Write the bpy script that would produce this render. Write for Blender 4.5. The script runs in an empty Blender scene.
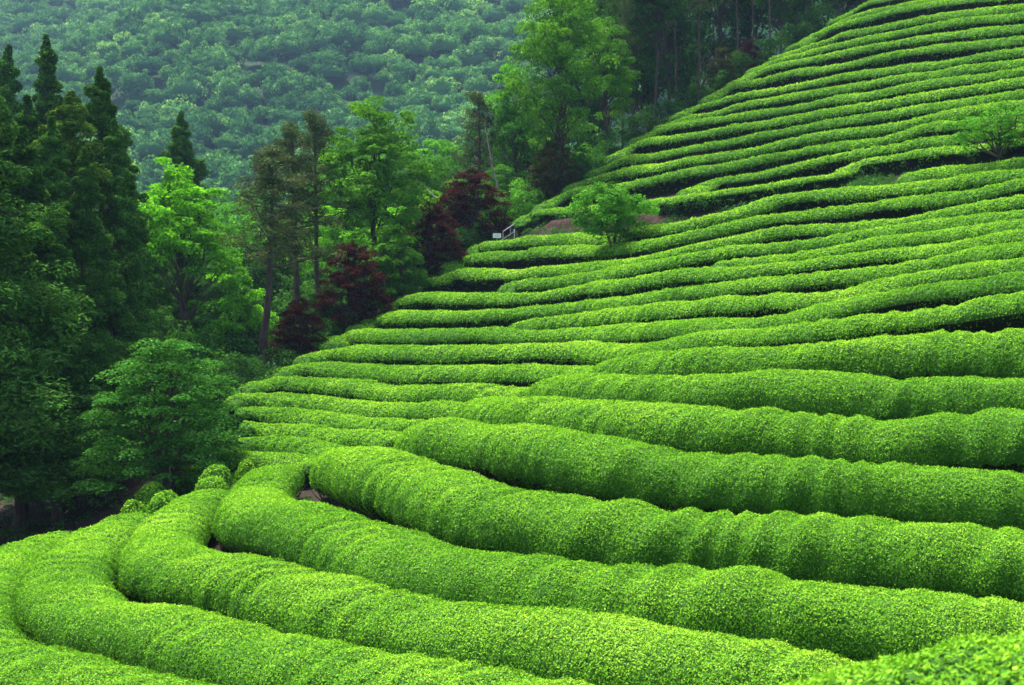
import bpy, math, random
import numpy as np
random.seed(7)
R = np.random.default_rng(11)
F = 1280.0                      # focal length in pixels of a 1024 wide picture
CX, CY = 512.0, 342.5
COL = bpy.context.scene.collection

def P3(x, y, d):
    """photo position + distance -> world point"""
    return np.array([(x - CX) / F * d, d, (CY - y) / F * d])

# ------------------------------------------------------------------ noise
def _h(i, j, k, s):
    n = (i * 374761393 + j * 668265263 + k * 2147483647 + s * 974634777) & 0xFFFFFFFF
    n = ((n ^ (n >> 13)) * 1274126177) & 0xFFFFFFFF
    n = (n ^ (n >> 16)) & 0xFFFFFFFF
    return n / 4294967295.0

def vn(p, freq=1.0, s=0):
    """value noise in [-1, 1] for an (..., 3) array"""
    q = np.asarray(p, float) * freq + 1000.0
    b = np.floor(q).astype(np.int64); f = q - b; f = f * f * (3 - 2 * f)
    out = 0
    for dx in (0, 1):
        for dy in (0, 1):
            for dz in (0, 1):
                w = (f[..., 0] if dx else 1 - f[..., 0]) * (f[..., 1] if dy else 1 - f[..., 1]) * (f[..., 2] if dz else 1 - f[..., 2])
                out = out + w * _h(b[..., 0] + dx, b[..., 1] + dy, b[..., 2] + dz, s)
    return out * 2 - 1

def nrm(v):
    return v / np.maximum(np.linalg.norm(v, axis=-1, keepdims=True), 1e-9)

# ------------------------------------------------------------------ thin plate splines
class TPS:
    def __init__(self, P, z, reg=0.0, sc=1.0):
        self.sc = sc; P = np.asarray(P, float) / sc; self.P = P; n = len(P)
        K = self.k(P, P) + reg * np.eye(n)
        A = np.zeros((n + 3, n + 3)); A[:n, :n] = K
        A[:n, n] = 1; A[:n, n+1:] = P; A[n, :n] = 1; A[n+1:, :n] = P.T
        self.w = np.linalg.solve(A, np.r_[np.asarray(z, float), 0, 0, 0])
    @staticmethod
    def k(a, b):
        r2 = ((a[:, None] - b[None]) ** 2).sum(-1)
        return 0.5 * r2 * np.log(r2 + 1e-12)
    def __call__(self, Q):
        Q = np.asarray(Q, float) / self.sc; sh = Q.shape[:-1]; Q = Q.reshape(-1, 2); out = []
        n = len(self.P)
        for i in range(0, len(Q), 8000):
            q = Q[i:i+8000]
            out.append(self.k(q, self.P) @ self.w[:n] + self.w[n] + q @ self.w[n+1:])
        return np.concatenate(out).reshape(sh)

# ------------------------------------------------------------------ materials
def mat_new(name):
    m = bpy.data.materials.new(name); m.use_nodes = True; nt = m.node_tree
    for n in list(nt.nodes): nt.nodes.remove(n)
    return m, nt, nt.nodes, nt.links

def leaf_mat(name, stops, trans=0.3, rough=0.5, spec=0.3, vary=0.0):
    m, nt, N, L = mat_new(name)
    at = N.new('ShaderNodeAttribute'); at.attribute_name = 'tone'
    cr = N.new('ShaderNodeValToRGB')
    while len(cr.color_ramp.elements) > 1: cr.color_ramp.elements.remove(cr.color_ramp.elements[0])
    cr.color_ramp.elements[0].position = stops[0][0]; cr.color_ramp.elements[0].color = (*stops[0][1], 1)
    for p, c in stops[1:]:
        e = cr.color_ramp.elements.new(p); e.color = (*c, 1)
    L.new(at.outputs['Fac'], cr.inputs[0]); col = cr.outputs[0]
    if vary:
        oi = N.new('ShaderNodeObjectInfo'); hs = N.new('ShaderNodeHueSaturation')
        mr = N.new('ShaderNodeMapRange'); mr.inputs['To Min'].default_value = 1 - vary; mr.inputs['To Max'].default_value = 1 + vary
        L.new(oi.outputs['Random'], mr.inputs['Value']); L.new(mr.outputs[0], hs.inputs['Value']); L.new(col, hs.inputs['Color']); col = hs.outputs[0]
    pb = N.new('ShaderNodeBsdfPrincipled'); pb.inputs['Roughness'].default_value = rough
    pb.inputs['Specular IOR Level'].default_value = spec
    tr = N.new('ShaderNodeBsdfTranslucent'); mx = N.new('ShaderNodeMixShader'); mx.inputs[0].default_value = trans
    L.new(col, pb.inputs['Base Color'])
    g = N.new('ShaderNodeMix'); g.data_type = 'RGBA'; g.blend_type = 'MULTIPLY'; g.inputs[0].default_value = 1
    L.new(col, g.inputs[6]); g.inputs[7].default_value = (1.25, 1.15, 0.6, 1); L.new(g.outputs[2], tr.inputs['Color'])
    L.new(pb.outputs[0], mx.inputs[1]); L.new(tr.outputs[0], mx.inputs[2])
    o = N.new('ShaderNodeOutputMaterial'); L.new(mx.outputs[0], o.inputs[0])
    return m

def noise_mat(name, c1, c2, scale=4, rough=0.9, bump=0.4, c3=None, stretch=(1, 1, 1), spec=0.1):
    m, nt, N, L = mat_new(name)
    tc = N.new('ShaderNodeTexCoord'); mp = N.new('ShaderNodeMapping'); mp.inputs['Scale'].default_value = stretch
    L.new(tc.outputs['Object'], mp.inputs[0])
    n1 = N.new('ShaderNodeTexNoise'); n1.inputs['Scale'].default_value = scale; n1.inputs['Detail'].default_value = 8; n1.inputs['Roughness'].default_value = 0.65
    L.new(mp.outputs[0], n1.inputs['Vector'])
    cr = N.new('ShaderNodeValToRGB'); cr.color_ramp.elements[0].position = 0.3; cr.color_ramp.elements[1].position = 0.7
    cr.color_ramp.elements[0].color = (*c1, 1); cr.color_ramp.elements[1].color = (*c2, 1)
    if c3:
        e = cr.color_ramp.elements.new(0.5); e.color = (*c3, 1)
    L.new(n1.outputs[0], cr.inputs[0])
    pb = N.new('ShaderNodeBsdfPrincipled'); pb.inputs['Roughness'].default_value = rough; pb.inputs['Specular IOR Level'].default_value = spec
    L.new(cr.outputs[0], pb.inputs['Base Color'])
    if bump:
        n2 = N.new('ShaderNodeTexNoise'); n2.inputs['Scale'].default_value = scale * 5; n2.inputs['Detail'].default_value = 6
        L.new(mp.outputs[0], n2.inputs['Vector'])
        bp = N.new('ShaderNodeBump'); bp.inputs['Strength'].default_value = bump; bp.inputs['Distance'].default_value = 0.05
        L.new(n2.outputs[0], bp.inputs['Height']); L.new(bp.outputs[0], pb.inputs['Normal'])
    o = N.new('ShaderNodeOutputMaterial'); L.new(pb.outputs[0], o.inputs[0])
    return m

M = {}
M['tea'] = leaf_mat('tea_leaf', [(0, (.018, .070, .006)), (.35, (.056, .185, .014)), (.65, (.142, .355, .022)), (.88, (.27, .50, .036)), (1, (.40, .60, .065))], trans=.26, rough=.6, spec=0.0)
M['tea_body'] = noise_mat('tea_hedge_inner', (.022, .070, .008), (.050, .150, .014), scale=9, bump=.6)
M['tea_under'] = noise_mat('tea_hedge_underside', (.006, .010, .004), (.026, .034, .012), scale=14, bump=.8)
M['twig'] = noise_mat('tea_twig', (.05, .035, .026), (.13, .09, .065), scale=12)
M['soil'] = noise_mat('soil', (.010, .007, .005), (.042, .026, .019), scale=2.6, c3=(.021, .014, .010), bump=1.0)
nt = M['soil'].node_tree; N_, L_ = nt.nodes, nt.links
pb_ = [n for n in N_ if n.type == 'BSDF_PRINCIPLED'][0]; src = pb_.inputs['Base Color'].links[0].from_socket
tc_ = N_.new('ShaderNodeTexCoord'); sx = N_.new('ShaderNodeSeparateXYZ'); L_.new(tc_.outputs['Object'], sx.inputs[0])
mr_ = N_.new('ShaderNodeMapRange'); mr_.inputs['From Min'].default_value = 66; mr_.inputs['From Max'].default_value = 100; L_.new(sx.outputs['Y'], mr_.inputs['Value'])
mi_ = N_.new('ShaderNodeMix'); mi_.data_type = 'RGBA'; L_.new(mr_.outputs[0], mi_.inputs[0]); L_.new(src, mi_.inputs[6]); mi_.inputs[7].default_value = (.018, .048, .018, 1); L_.new(mi_.outputs[2], pb_.inputs['Base Color'])
M['bark'] = noise_mat('bark', (.035, .026, .021), (.12, .095, .078), scale=3, stretch=(3, 3, .6), bump=.9)
M['bark_pine'] = noise_mat('pine_bark', (.045, .032, .026), (.13, .095, .078), scale=3, stretch=(3, 3, .8), bump=.9)
M['bark_pale'] = noise_mat('pale_bark', (.11, .10, .085), (.26, .24, .20), scale=3, stretch=(3, 3, .6), bump=.5)
M['cedar'] = leaf_mat('cedar_foliage', [(0, (0.023, 0.0629, 0.0112)), (0.5, (0.0536, 0.1538, 0.0225)), (0.85, (0.1148, 0.2882, 0.0335)), (1, (0.1913, 0.3668, 0.0449))], trans=.15, vary=.2, spec=0.0)
M['cedar_olive'] = leaf_mat('cedar_olive', [(0, (0.032, 0.071, 0.01)), (0.5, (0.0888, 0.1863, 0.0224)), (0.85, (0.1598, 0.2928, 0.0374)), (1, (0.2307, 0.3372, 0.0624))], trans=.15, spec=0)
M['bright'] = leaf_mat('fresh_leaf', [(0, (0.0345, 0.138, 0.0115)), (0.4, (0.1035, 0.345, 0.0184)), (0.75, (0.207, 0.575, 0.0287)), (1, (0.368, 0.713, 0.0575))], trans=.4, spec=0.0)
M['mid'] = leaf_mat('broadleaf', [(0, (0.0232, 0.0899, 0.0116)), (0.4, (0.0653, 0.2248, 0.0209)), (0.8, (0.1305, 0.3915, 0.0348)), (1, (0.2465, 0.551, 0.058))], trans=.35, vary=.18, spec=0.0)
M['fresh'] = leaf_mat('fresh_broadleaf', [(0, (0.0238, 0.085, 0.0112)), (0.4, (0.0723, 0.221, 0.0192)), (0.8, (0.1445, 0.374, 0.032)), (1, (0.238, 0.476, 0.056))], trans=.38, spec=0)
M['dark'] = leaf_mat('dark_leaf', [(0, (0.0103, 0.0363, 0.0082)), (0.4, (0.0282, 0.0968, 0.0185)), (0.8, (0.0578, 0.1693, 0.0308)), (1, (0.1157, 0.254, 0.0463))], trans=.3, vary=.25, spec=0.0)
M['maple'] = leaf_mat('maple_leaf', [(0, (0.0145, 0.0585, 0.0105)), (0.4, (0.0413, 0.156, 0.0208)), (0.8, (0.0928, 0.2925, 0.0371)), (1, (0.165, 0.4095, 0.067))], trans=.3, spec=0.0)
M['red'] = leaf_mat('red_maple_leaf', [(0, (0.0239, 0.0084, 0.01)), (0.5, (0.057, 0.0151, 0.017)), (0.85, (0.0964, 0.0252, 0.0244)), (1, (0.1193, 0.0714, 0.0316))], trans=.3, vary=.2, spec=0.0)
M['rust'] = leaf_mat('rusty_leaf', [(0, (0.0225, 0.0315, 0.01)), (0.5, (0.06, 0.0735, 0.018)), (0.85, (0.1125, 0.0735, 0.03)), (1, (0.15, 0.105, 0.04))], trans=.3, spec=0.0)
M['pine'] = leaf_mat('pine_needle', [(0, (0.025, 0.04, 0.015)), (0.4, (0.0562, 0.0975, 0.03)), (0.75, (0.1187, 0.15, 0.0562)), (1, (0.2125, 0.1625, 0.0875))], trans=.15, spec=0)
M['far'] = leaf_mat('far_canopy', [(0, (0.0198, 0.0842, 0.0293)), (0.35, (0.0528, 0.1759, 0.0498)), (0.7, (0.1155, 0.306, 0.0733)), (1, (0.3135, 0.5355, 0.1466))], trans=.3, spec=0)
M['weed'] = leaf_mat('weed_leaf', [(0, (0.018, 0.063, 0.0135)), (0.5, (0.045, 0.144, 0.027)), (1, (0.108, 0.252, 0.045))], trans=.3, spec=0)
M['white'] = noise_mat('white_board', (.78, .78, .77), (.84, .84, .83), scale=2, bump=0, rough=.5)
M['print'] = noise_mat('faded_print', (.45, .22, .24), (.55, .35, .36), scale=8, bump=0, rough=.6)
M['steel'] = noise_mat('weathered_rail', (.20, .19, .19), (.34, .33, .33), scale=8, bump=.1, rough=.5, spec=.4)

# ------------------------------------------------------------------ mesh building
class MB:
    def __init__(self): self.v = []; self.f = []; self.t = []; self.m = []; self.s = []; self.n = 0
    def add(self, v, f, tone=0.5, mat=0, smooth=True):
        v = np.asarray(v, float).reshape(-1, 3); f = np.asarray(f, np.int64).reshape(-1, 4)
        self.v.append(v); self.f.append(f + self.n); self.n += len(v)
        self.t.append(np.broadcast_to(np.asarray(tone, float), (len(v),)).copy())
        self.m.append(np.full(len(f), mat, np.int32)); self.s.append(np.full(len(f), smooth, bool))
    def leaves(self, q, tone, mat=0):
        """q: (n,4,3)"""
        n = len(q); self.add(q.reshape(-1, 3), np.arange(n * 4).reshape(-1, 4), np.repeat(tone, 4), mat, False)
    def mesh(self, name, mats):
        v = np.concatenate(self.v); f = np.concatenate(self.f)
        me = bpy.data.meshes.new(name)
        me.vertices.add(len(v)); me.vertices.foreach_set('co', v.astype(np.float32).ravel())
        me.loops.add(len(f) * 4); me.loops.foreach_set('vertex_index', f.astype(np.int32).ravel())
        me.polygons.add(len(f)); me.polygons.foreach_set('loop_start', (np.arange(len(f)) * 4).astype(np.int32))
        me.polygons.foreach_set('material_index', np.concatenate(self.m))
        me.polygons.foreach_set('use_smooth', np.concatenate(self.s))
        for mt in mats: me.materials.append(mt)
        a = me.attributes.new('tone', 'FLOAT', 'POINT'); a.data.foreach_set('value', np.clip(np.concatenate(self.t), 0, 1).astype(np.float32))
        me.update(calc_edges=True)
        return me
    def build(self, name, mats, parent=None):
        o = bpy.data.objects.new(name, self.mesh(name, mats)); COL.objects.link(o)
        if parent is not None: o.parent = parent
        return o

def tag(o, label=None, cat=None, group=None, kind=None):
    if label: o['label'] = label
    if cat: o['category'] = cat
    if group: o['group'] = group
    if kind: o['kind'] = kind
    return o

def empty(name, loc=(0, 0, 0)):
    o = bpy.data.objects.new(name, None); o.location = loc; o.empty_display_size = .3; COL.objects.link(o); return o

def tube(mb, pts, rad, n=8, mat=0, wob=0.0):
    pts = np.asarray(pts, float); k = len(pts); rad = np.broadcast_to(np.asarray(rad, float), (k,))
    d = np.gradient(pts, axis=0); d = nrm(d)
    ref = np.array([1.0, 0.13, 0.07]) if abs(d[:, 0]).mean() < .8 else np.array([0.1, 1, 0.2])
    a = nrm(np.cross(d, ref)); b = np.cross(d, a)
    th = np.linspace(0, 2 * np.pi, n, endpoint=False)
    r = rad[:, None] * (1 + wob * R.uniform(-1, 1, (k, n)))
    v = pts[:, None] + r[..., None] * (np.cos(th)[None, :, None] * a[:, None] + np.sin(th)[None, :, None] * b[:, None])
    i = np.arange(k - 1)[:, None] * n; j = np.arange(n)[None]; j2 = (j + 1) % n
    f = np.stack([i + j, i + j2, i + n + j2, i + n + j], -1).reshape(-1, 4)
    mb.add(v, f, .5, mat)

def box(mb, c, s, mat=0):
    x, y, z = np.array(s) / 2
    v = np.array([[sx * x, sy * y, sz * z] for sx in (-1, 1) for sy in (-1, 1) for sz in (-1, 1)]) + np.array(c)
    mb.add(v, [[0, 1, 3, 2], [4, 6, 7, 5], [0, 4, 5, 1], [2, 3, 7, 6], [0, 2, 6, 4], [1, 5, 7, 3]], .5, mat, False)

def leafquads(p, n, L, W, axis=None):
    """diamond leaves at p facing n; n (k,3)"""
    k = len(p)
    r = axis if axis is not None else R.normal(size=(k, 3))
    ax = nrm(r - n * (r * n).sum(-1, keepdims=True)); sd = np.cross(n, ax)
    L = np.broadcast_to(L, (k,))[:, None]; W = np.broadcast_to(W, (k,))[:, None]
    b = p - ax * L * .5
    return np.stack([b, b + ax * L * .45 + sd * W * .5, b + ax * L, b + ax * L * .45 - sd * W * .5], 1)

# ------------------------------------------------------------------ tea rows: traced crest lines and distances
# distance anchors of the far / right hand hillside
DA = [(1024,292,24.6),(1024,273,26.3),(1024,258,28),(1024,244,29.7),(1024,230,31.4),(1024,221,33.1),(1024,210,34.8),(1024,196,36.5),(1024,179,38.2),
 (1024,168,39.9),(1024,157,41.6),(1024,139,43.3),(1024,125,45),(1024,113,46.7),(1024,101,48.4),(1024,91,50.1),(1024,79,51.8),(1024,67,53.5),
 (1024,48,56.9),(1024,24,60.3),(1024,3,63.7),(1024,-9,65.4),
 (233,398,39.4),(215,456,33.5),(238,412,37.8),(241,426,36.3),(241,440,34.8),(248,387,41),(274,374,42.7),(304,359,44.3),(330,345,46),(355,329,48.5),(387,310,51),
 (423,283,53.5),(447,269,55.5),(475,250,57.5),(520,222,60),(537,210,61.5),(567,190,63),(588,176,64.5),(609,160,66),(653,130,68.5),(704,101,71),(750,73,73.4),(788,49,76),(826,24,79),
 (400,331,42.5),(400,347,41),(400,365,39.5),(400,385,38),(400,403,36.5),(400,419,35),(390,432,33.6),(325,446,33.6),(311,458,32.5),
 (500,328,39.5),(500,345,37),(500,365,35.5),(520,387,33.5),(470,404,34),(591,368,32.5),
 (700,335,28.3),(770,328,27),(850,319,26),(680,321,31.5),(700,303,33.8),(680,287,36.5),(680,271,39),(700,253,41),(700,231,44),(690,197,50),(640,346,32),(930,308,25.2),
 (850,155,50.5),(850,190,45.5),(850,62,66.5),(850,100,60)]
DA = np.array(DA, float)
DF = TPS(DA[:, :2], DA[:, 2], reg=.02, sc=100)

ORD = ['', 'first', 'second', 'third', 'fourth', 'fifth', 'sixth', 'seventh', 'eighth', 'ninth', 'tenth', 'eleventh', 'twelfth', 'thirteenth',
       'fourteenth', 'fifteenth', 'sixteenth', 'seventeenth', 'eighteenth', 'nineteenth', 'twentieth', 'twenty-first', 'twenty-second', 'twenty-third', 'twenty-fourth']
def redge(n, extra): return 'thin clipped tea hedge, %s from the top along the right edge%s' % (ORD[n], extra)

FAR = [
 ('highest and shortest tea hedge on the hill, at the top edge beside the forest', [(826,24),(845,14),(862,5),(880,-1),(910,-7),(950,-13)]),
 ('tea hedge just below the highest one, leaving through the top edge', [(808,38),(836,23),(860,14),(890,7),(920,1),(950,-4),(1000,-11)]),
 ('third highest tea hedge on the hill, leaving through the top edge', [(788,49),(805,40),(826,29),(850,21),(875,15),(900,8),(940,1),(980,-4),(1030,-9)]),
 (redge(1, ''), [(770,60),(797,49),(826,40),(846,32),(866,29),(890,24),(920,18),(970,10),(1030,3)]),
 (redge(2, ''), [(750,73),(764,64),(787,57),(817,49),(846,42),(880,35),(930,25),(975,17),(1030,12)]),
 (redge(3, ''), [(730,86),(742,78),(758,70),(778,64),(807,59),(836,53),(876,45),(912,38),(948,33),(993,28),(1030,24)]),
 (redge(4, ''), [(704,101),(719,91),(735,84),(768,78),(797,70),(821,68),(852,62),(880,56),(921,48),(966,43),(1030,36)]),
 (redge(5, ''), [(672,118),(684,111),(698,105),(720,100),(739,94),(778,88),(817,80),(846,74),(880,69),(939,62),(984,54),(1030,48)]),
 (redge(6, ''), [(653,130),(672,122),(690,116),(709,113),(748,102),(787,96),(826,89),(856,84),(899,76),(948,70),(993,63),(1030,59)]),
 (redge(7, ''), [(630,144),(651,132),(672,125),(695,121),(720,117),(762,111),(794,106),(843,96),(880,91),(903,86),(948,79),(993,73),(1030,67)]),
 (redge(8, ''), [(609,160),(630,146),(651,139),(674,136),(700,132),(721,129),(751,123),(782,119),(823,111),(880,102),(921,95),(975,86),(1030,78)]),
 (redge(9, ''), [(588,176),(600,168),(613,163),(632,156),(660,153),(693,146),(720,142),(762,133),(794,128),(823,122),(880,113),(921,106),(975,98),(1030,90)]),
 (redge(10, ''), [(567,190),(581,181),(597,177),(625,170),(651,165),(672,163),(693,157),(717,155),(751,149),(772,144),(794,139),(833,132),(882,126),(917,120),(933,115),(971,108),(1003,103),(1030,101)]),
 (redge(11, ', above the leafy shrub'), [(537,210),(555,198),(581,188),(609,186),(637,181),(672,174),(697,168),(720,166),(762,157),(792,151),(823,145),(887,137),(910,130),(933,123),(961,121),(1003,115),(1030,112)]),
 (redge(12, ', behind the lone tree'), [(681,195),(700,185),(717,178),(751,174),(782,167),(813,160),(843,153),(887,146),(933,138),(961,135),(992,130),(1030,124)]),
 (redge(13, ', above red soil'), [(520,222),(526,215),(547,210),(582,207),(615,204),(645,202),(664,199),(680,197),(721,191),(762,185),(803,178),(836,174),(846,167),(860,161),(880,158),(910,153),(957,147),(980,145),(1030,138)]),
 ('short tea hedge beginning at mid-slope and running under the small lone tree at right', [(910,179),(919,171),(945,167),(971,166),(1003,161),(1030,157)]),
 ('long tea hedge directly below the red soil bank, starting by the white sign', [(475,249),(481,244),(513,240),(528,237),(560,235),(582,234),(626,232),(645,227),(678,224),(700,218),(741,209),(766,200),(794,194),(833,190),(880,187),(898,184),(945,180),(980,174),(1030,168)]),
 ('second tea hedge below the red soil bank, running the full width of the slope', [(447,269),(455,262),(469,256),(488,253),(520,252),(547,248),(593,246),(631,244),(664,238),(700,231),(727,224),(745,220),(769,214),(792,213),(820,210),(852,207),(887,200),(933,195),(971,192),(992,187),(1030,178)]),
 ('third tea hedge below the red soil bank, weeds under its left end', [(423,284),(434,280),(451,274),(465,270),(483,270),(519,270),(558,266),(598,263),(626,259),(649,256),(680,248),(713,241),(745,235),(778,228),(811,225),(843,224),(884,220),(912,216),(938,211),(963,206),(993,201),(1030,195)]),
 ('tea hedge beginning mid-slope with a rounded left end below the white sign', [(510,287),(518,281),(558,278),(593,273),(621,267),(649,262),(680,256),(715,250),(745,245),(785,243),(820,238),(848,234),(884,228),(932,221),(971,216),(1030,209)]),
 ('tea hedge that begins near the middle of the slope, rightmost of the rounded starts', [(718,268),(731,261),(773,257),(801,252),(829,248),(873,239),(912,235),(945,229),(982,226),(1030,220)]),
 ('tea hedge with its left end below the weedy patch, sixth below the soil bank', [(386,310),(397,301),(413,296),(437,293),(469,295),(493,294),(523,294),(558,290),(593,283),(631,279),(663,273),(700,269),(750,267),(785,262),(820,258),(884,249),(928,245),(949,244),(993,235),(1030,229)]),
 ('tea hedge starting right of the large dark red maple', [(355,329),(369,320),(385,314),(413,312),(451,312),(483,311),(520,308),(558,305),(593,300),(631,297),(663,291),(700,286),(727,283),(762,279),(797,276),(832,271),(880,269),(906,264),(932,258),(960,252),(989,247),(1030,242)]),
 ('tea hedge that begins mid-slope, lowest of the rounded starts', [(523,327),(530,320),(565,317),(593,313),(631,308),(659,304),(700,302),(722,298),(757,298),(773,293),(801,294),(834,293),(860,288),(888,279),(921,272),(960,266),(990,262),(1030,257)]),
 ('tea hedge starting beside the smallest red maple', [(330,345),(339,337),(355,332),(390,330),(432,330),(469,329),(497,328),(523,331),(558,329),(593,327),(631,325),(663,322),(700,320),(727,320),(757,319),(780,316),(800,311),(835,302),(873,295),(905,289),(945,283),(985,279),(1030,273)]),
 ('tea hedge starting below the smallest red maple, with a bulging right part', [(304,359),(317,352),(346,348),(390,347),(432,346),(451,348),(483,346),(520,345),(582,343),(612,344),(640,345),(659,343),(680,339),(700,335),(730,331),(770,328),(810,324),(850,319),(890,313),(930,308),(965,303),(1030,292)]),
 ('second hedge of the lower left slope, its left end at the dark pine foot', [(274,374),(288,367),(317,363),(355,365),(390,366),(420,367),(451,366),(483,366),(520,365),(558,366),(591,368),(610,371)]),
 ('third hedge of the lower left slope, just below the pine foot', [(248,388),(258,383),(279,378),(320,379),(367,382),(402,386),(432,385),(460,384),(493,387),(525,388),(545,391)]),
 ('fourth hedge of the lower left slope, right of the layered green maple', [(233,400),(247,394),(264,394),(302,396),(331,398),(363,402),(407,403),(440,402),(467,404),(485,407)]),
 ('fifth hedge of the lower left slope, touching the layered green maple', [(236,413),(258,408),(287,409),(317,413),(346,416),(375,419),(400,420),(418,424)]),
 ('sixth hedge of the lower left slope, ending behind the big near bushes', [(240,427),(252,423),(287,424),(317,428),(346,431),(375,430),(395,434),(410,438)]),
 ('seventh hedge of the lower left slope, short and curved', [(238,445),(244,440),(258,437),(288,439),(317,443),(335,448),(350,454)]),
 ('lowest hedge of the lower left slope, just above the round bushes', [(208,460),(222,453),(235,451),(258,452),(288,454),(311,459),(330,464)]),
]
NEAR = [
 ('wide near tea hedge in the bottom left corner, curling round the left edge', [(60,532,27),(20,548,23.5),(-25,580,19),(-40,612,16.6),(-12,640,15.2),(67,657,14.2),(161,681,13.3),(300,715,12.4),(480,750,11.6)]),
 ('second near tea hedge from the bottom left corner, hooked at its left bend', [(134,514,27.5),(104,528,24.5),(74,550,21),(63,578,18.6),(92,597,17.2),(141,604,16.4),(185,616,15.7),(252,633,14.9),(340,646,14.2),(424,660,13.6),(541,683,12.9),(700,712,12.3),(850,740,11.7)]),
 ('third near tea hedge, from the left bend to the foreground leaves', [(212,490,28.5),(186,503,26),(165,525,22.5),(166,543,20.3),(192,552,19),(235,557,18.1),(340,582,16.4),(474,606,15),(555,612,14.6),(680,635,13.8),(841,661,13),(1000,690,12.3),(1150,715,11.8)]),
 ('near tea hedge lowest along the right edge, bending back beside round bushes', [(277,461,29.8),(262,476,27),(252,492,24),(268,501,22),(299,504,20.8),(340,517,19.3),(421,546,17),(555,564,15.7),(680,570,15.2),(781,577,14.8),(915,589,14.3),(1024,601,14),(1150,615,13.6)]),
 ('near tea hedge second from the bottom on the right edge, blunt left end', [(346,449,27.4),(349,449,25.8),(361,449,24.4),(390,458,22.5),(441,473,20.2),(491,489,18.6),(582,500,17.6),(680,509,17),(838,517,16.4),(1024,527,15.7),(1150,535,15.2)]),
 ('near tea hedge third from the bottom on the right edge', [(424,426,27),(430,422,25.6),(447,421,24),(491,424,22.6),(528,428,21.5),(575,437,20.3),(680,451,18.9),(855,460,18.1),(1024,472,17.4),(1150,480,16.9)]),
 ('near tea hedge fourth from the bottom on the right edge', [(483,402,28.5),(495,398,27),(518,400,25.2),(600,403,22.6),(680,407,21.2),(747,411,20.6),(882,418,19.8),(1024,411,19.2),(1150,405,18.6)]),
 ('near tea hedge fifth from the bottom on the right edge', [(550,381,29),(570,377,27),(600,376,25.5),(640,378,24.2),(700,377,23),(771,374,22.4),(828,376,22),(1024,378,21),(1150,378,20.4)]),
 ('tea hedge sixth from the bottom on the right edge, dark gap above', [(612,362,29.6),(630,357,28),(663,355,26.6),(700,352,25.6),(747,350,25),(804,346,24.4),(851,338,24),(932,334,23.4),(1024,334,22.8),(1150,330,22)]),
]
FG = ('tea hedge top nearest the viewer, softly blurred leaves in the bottom right corner', [(690,735,7.2),(790,690,6.8),(850,672,6.5),(930,658,6.2),(1010,643,6),(1100,630,5.8),(1200,615,5.7)])

def resample(p, ds):
    """Catmull-Rom through p then even steps"""
    q = np.vstack([2 * p[0] - p[1], p, 2 * p[-1] - p[-2]]); out = []
    for i in range(1, len(q) - 2):
        t = np.linspace(0, 1, 12, endpoint=False)[:, None]
        out.append(.5 * ((2 * q[i]) + (-q[i-1] + q[i+1]) * t + (2*q[i-1] - 5*q[i] + 4*q[i+1] - q[i+2]) * t**2 + (-q[i-1] + 3*q[i] - 3*q[i+1] + q[i+2]) * t**3))
    out = np.vstack(out + [p[-1:]])
    s = np.r_[0, np.cumsum(np.linalg.norm(np.diff(out[:, :2], axis=0), axis=1))]
    n = max(6, int(s[-1] / ds)); u = np.linspace(0, s[-1], n)
    return np.stack([np.interp(u, s, out[:, k]) for k in range(3)], 1)

def smooth(p, k):
    for _ in range(k):
        q = p.copy(); q[1:-1] = .25 * p[:-2] + .5 * p[1:-1] + .25 * p[2:]; p = q
    return p

rows = []
for lab, pts in FAR:
    a = np.array(pts, float)
    d = DF(a)
    p = np.array([P3(x, y, dd) for (x, y), dd in zip(a, d)])
    if a[-1, 0] > 1000:                                  # run on past the edge of the photo
        e = nrm((p[-1] - p[-3])[None])[0] * 3.5; e[2] = max(-.2, min(.5, e[2])); p = np.vstack([p, p[-1] + e])
    c = resample(p, .2); c = smooth(c, 6)
    dm = np.median(c[:, 1])
    rows.append(dict(lab=lab, c=c, w=.64, h=.78 if dm > 36 else .80, kind='far'))
    if 'above red soil' in lab: rows[-1].update(w=.52, h=.55)
for lab, pts in NEAR:
    p = np.array([P3(*t) for t in pts]); c = smooth(resample(p, .14), 5)
    rows.append(dict(lab=lab, c=c, w=.75, h=.90, kind='near'))
p = np.array([P3(*t) for t in FG[1]]); rows.append(dict(lab=FG[0], c=smooth(resample(p, .1), 4), w=.7, h=.85, kind='fg'))

# ------------------------------------------------------------------ terrain
MAN = [(0,0,-1.72),(3,1,-1.75),(-5,0,-2.3),(5,-8,-1.2),(-8,-8,-1.8),(14,0,-1.2),(14,8,-1.4),(0,9,-3.7),(-4,9,-4.2),(-9,10,-4.8),(-11,16,-5.0),(-12,24,-5.1),
 (-15,40,-5.5),(-11,36,-5.0),(-14,30,-5.3),(-20,35,-6),(-25,45,-6.6),(-20,55,-6.3),(-13,50,-4.0),(-10.5,46,-2.6),(-9,48,-1.6),(-6.9,52,-.3),
 (-5.7,56,1.0),(-3.6,60,2.9),(-1,64,4.6),(1.5,67,6.6),(4.5,71,8.6),(-9,62,-1.2),(-4,72,2.4),(-15,75,-4),(4,80,7),(9,80,11.4),(13.5,80,15),(19,86,18),(27,90,20),(34,80,20),(38,62,17.5),(33,45,10.5),(26,30,4.5),
 (20,18,.6),(18,10,-1),(0,92,1),(10,105,6),(25,110,13),(-30,95,-7),(-40,60,-8),(-35,20,-6),(-30,0,-5),(45,100,18),(60,70,20),(60,30,12),(50,0,5),(30,-20,0),(-30,-20,-3),(0,-25,0),(0,118,-2),(40,125,8),(-40,120,-8),(-60,80,-9),(-60,20,-7)]
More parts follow.
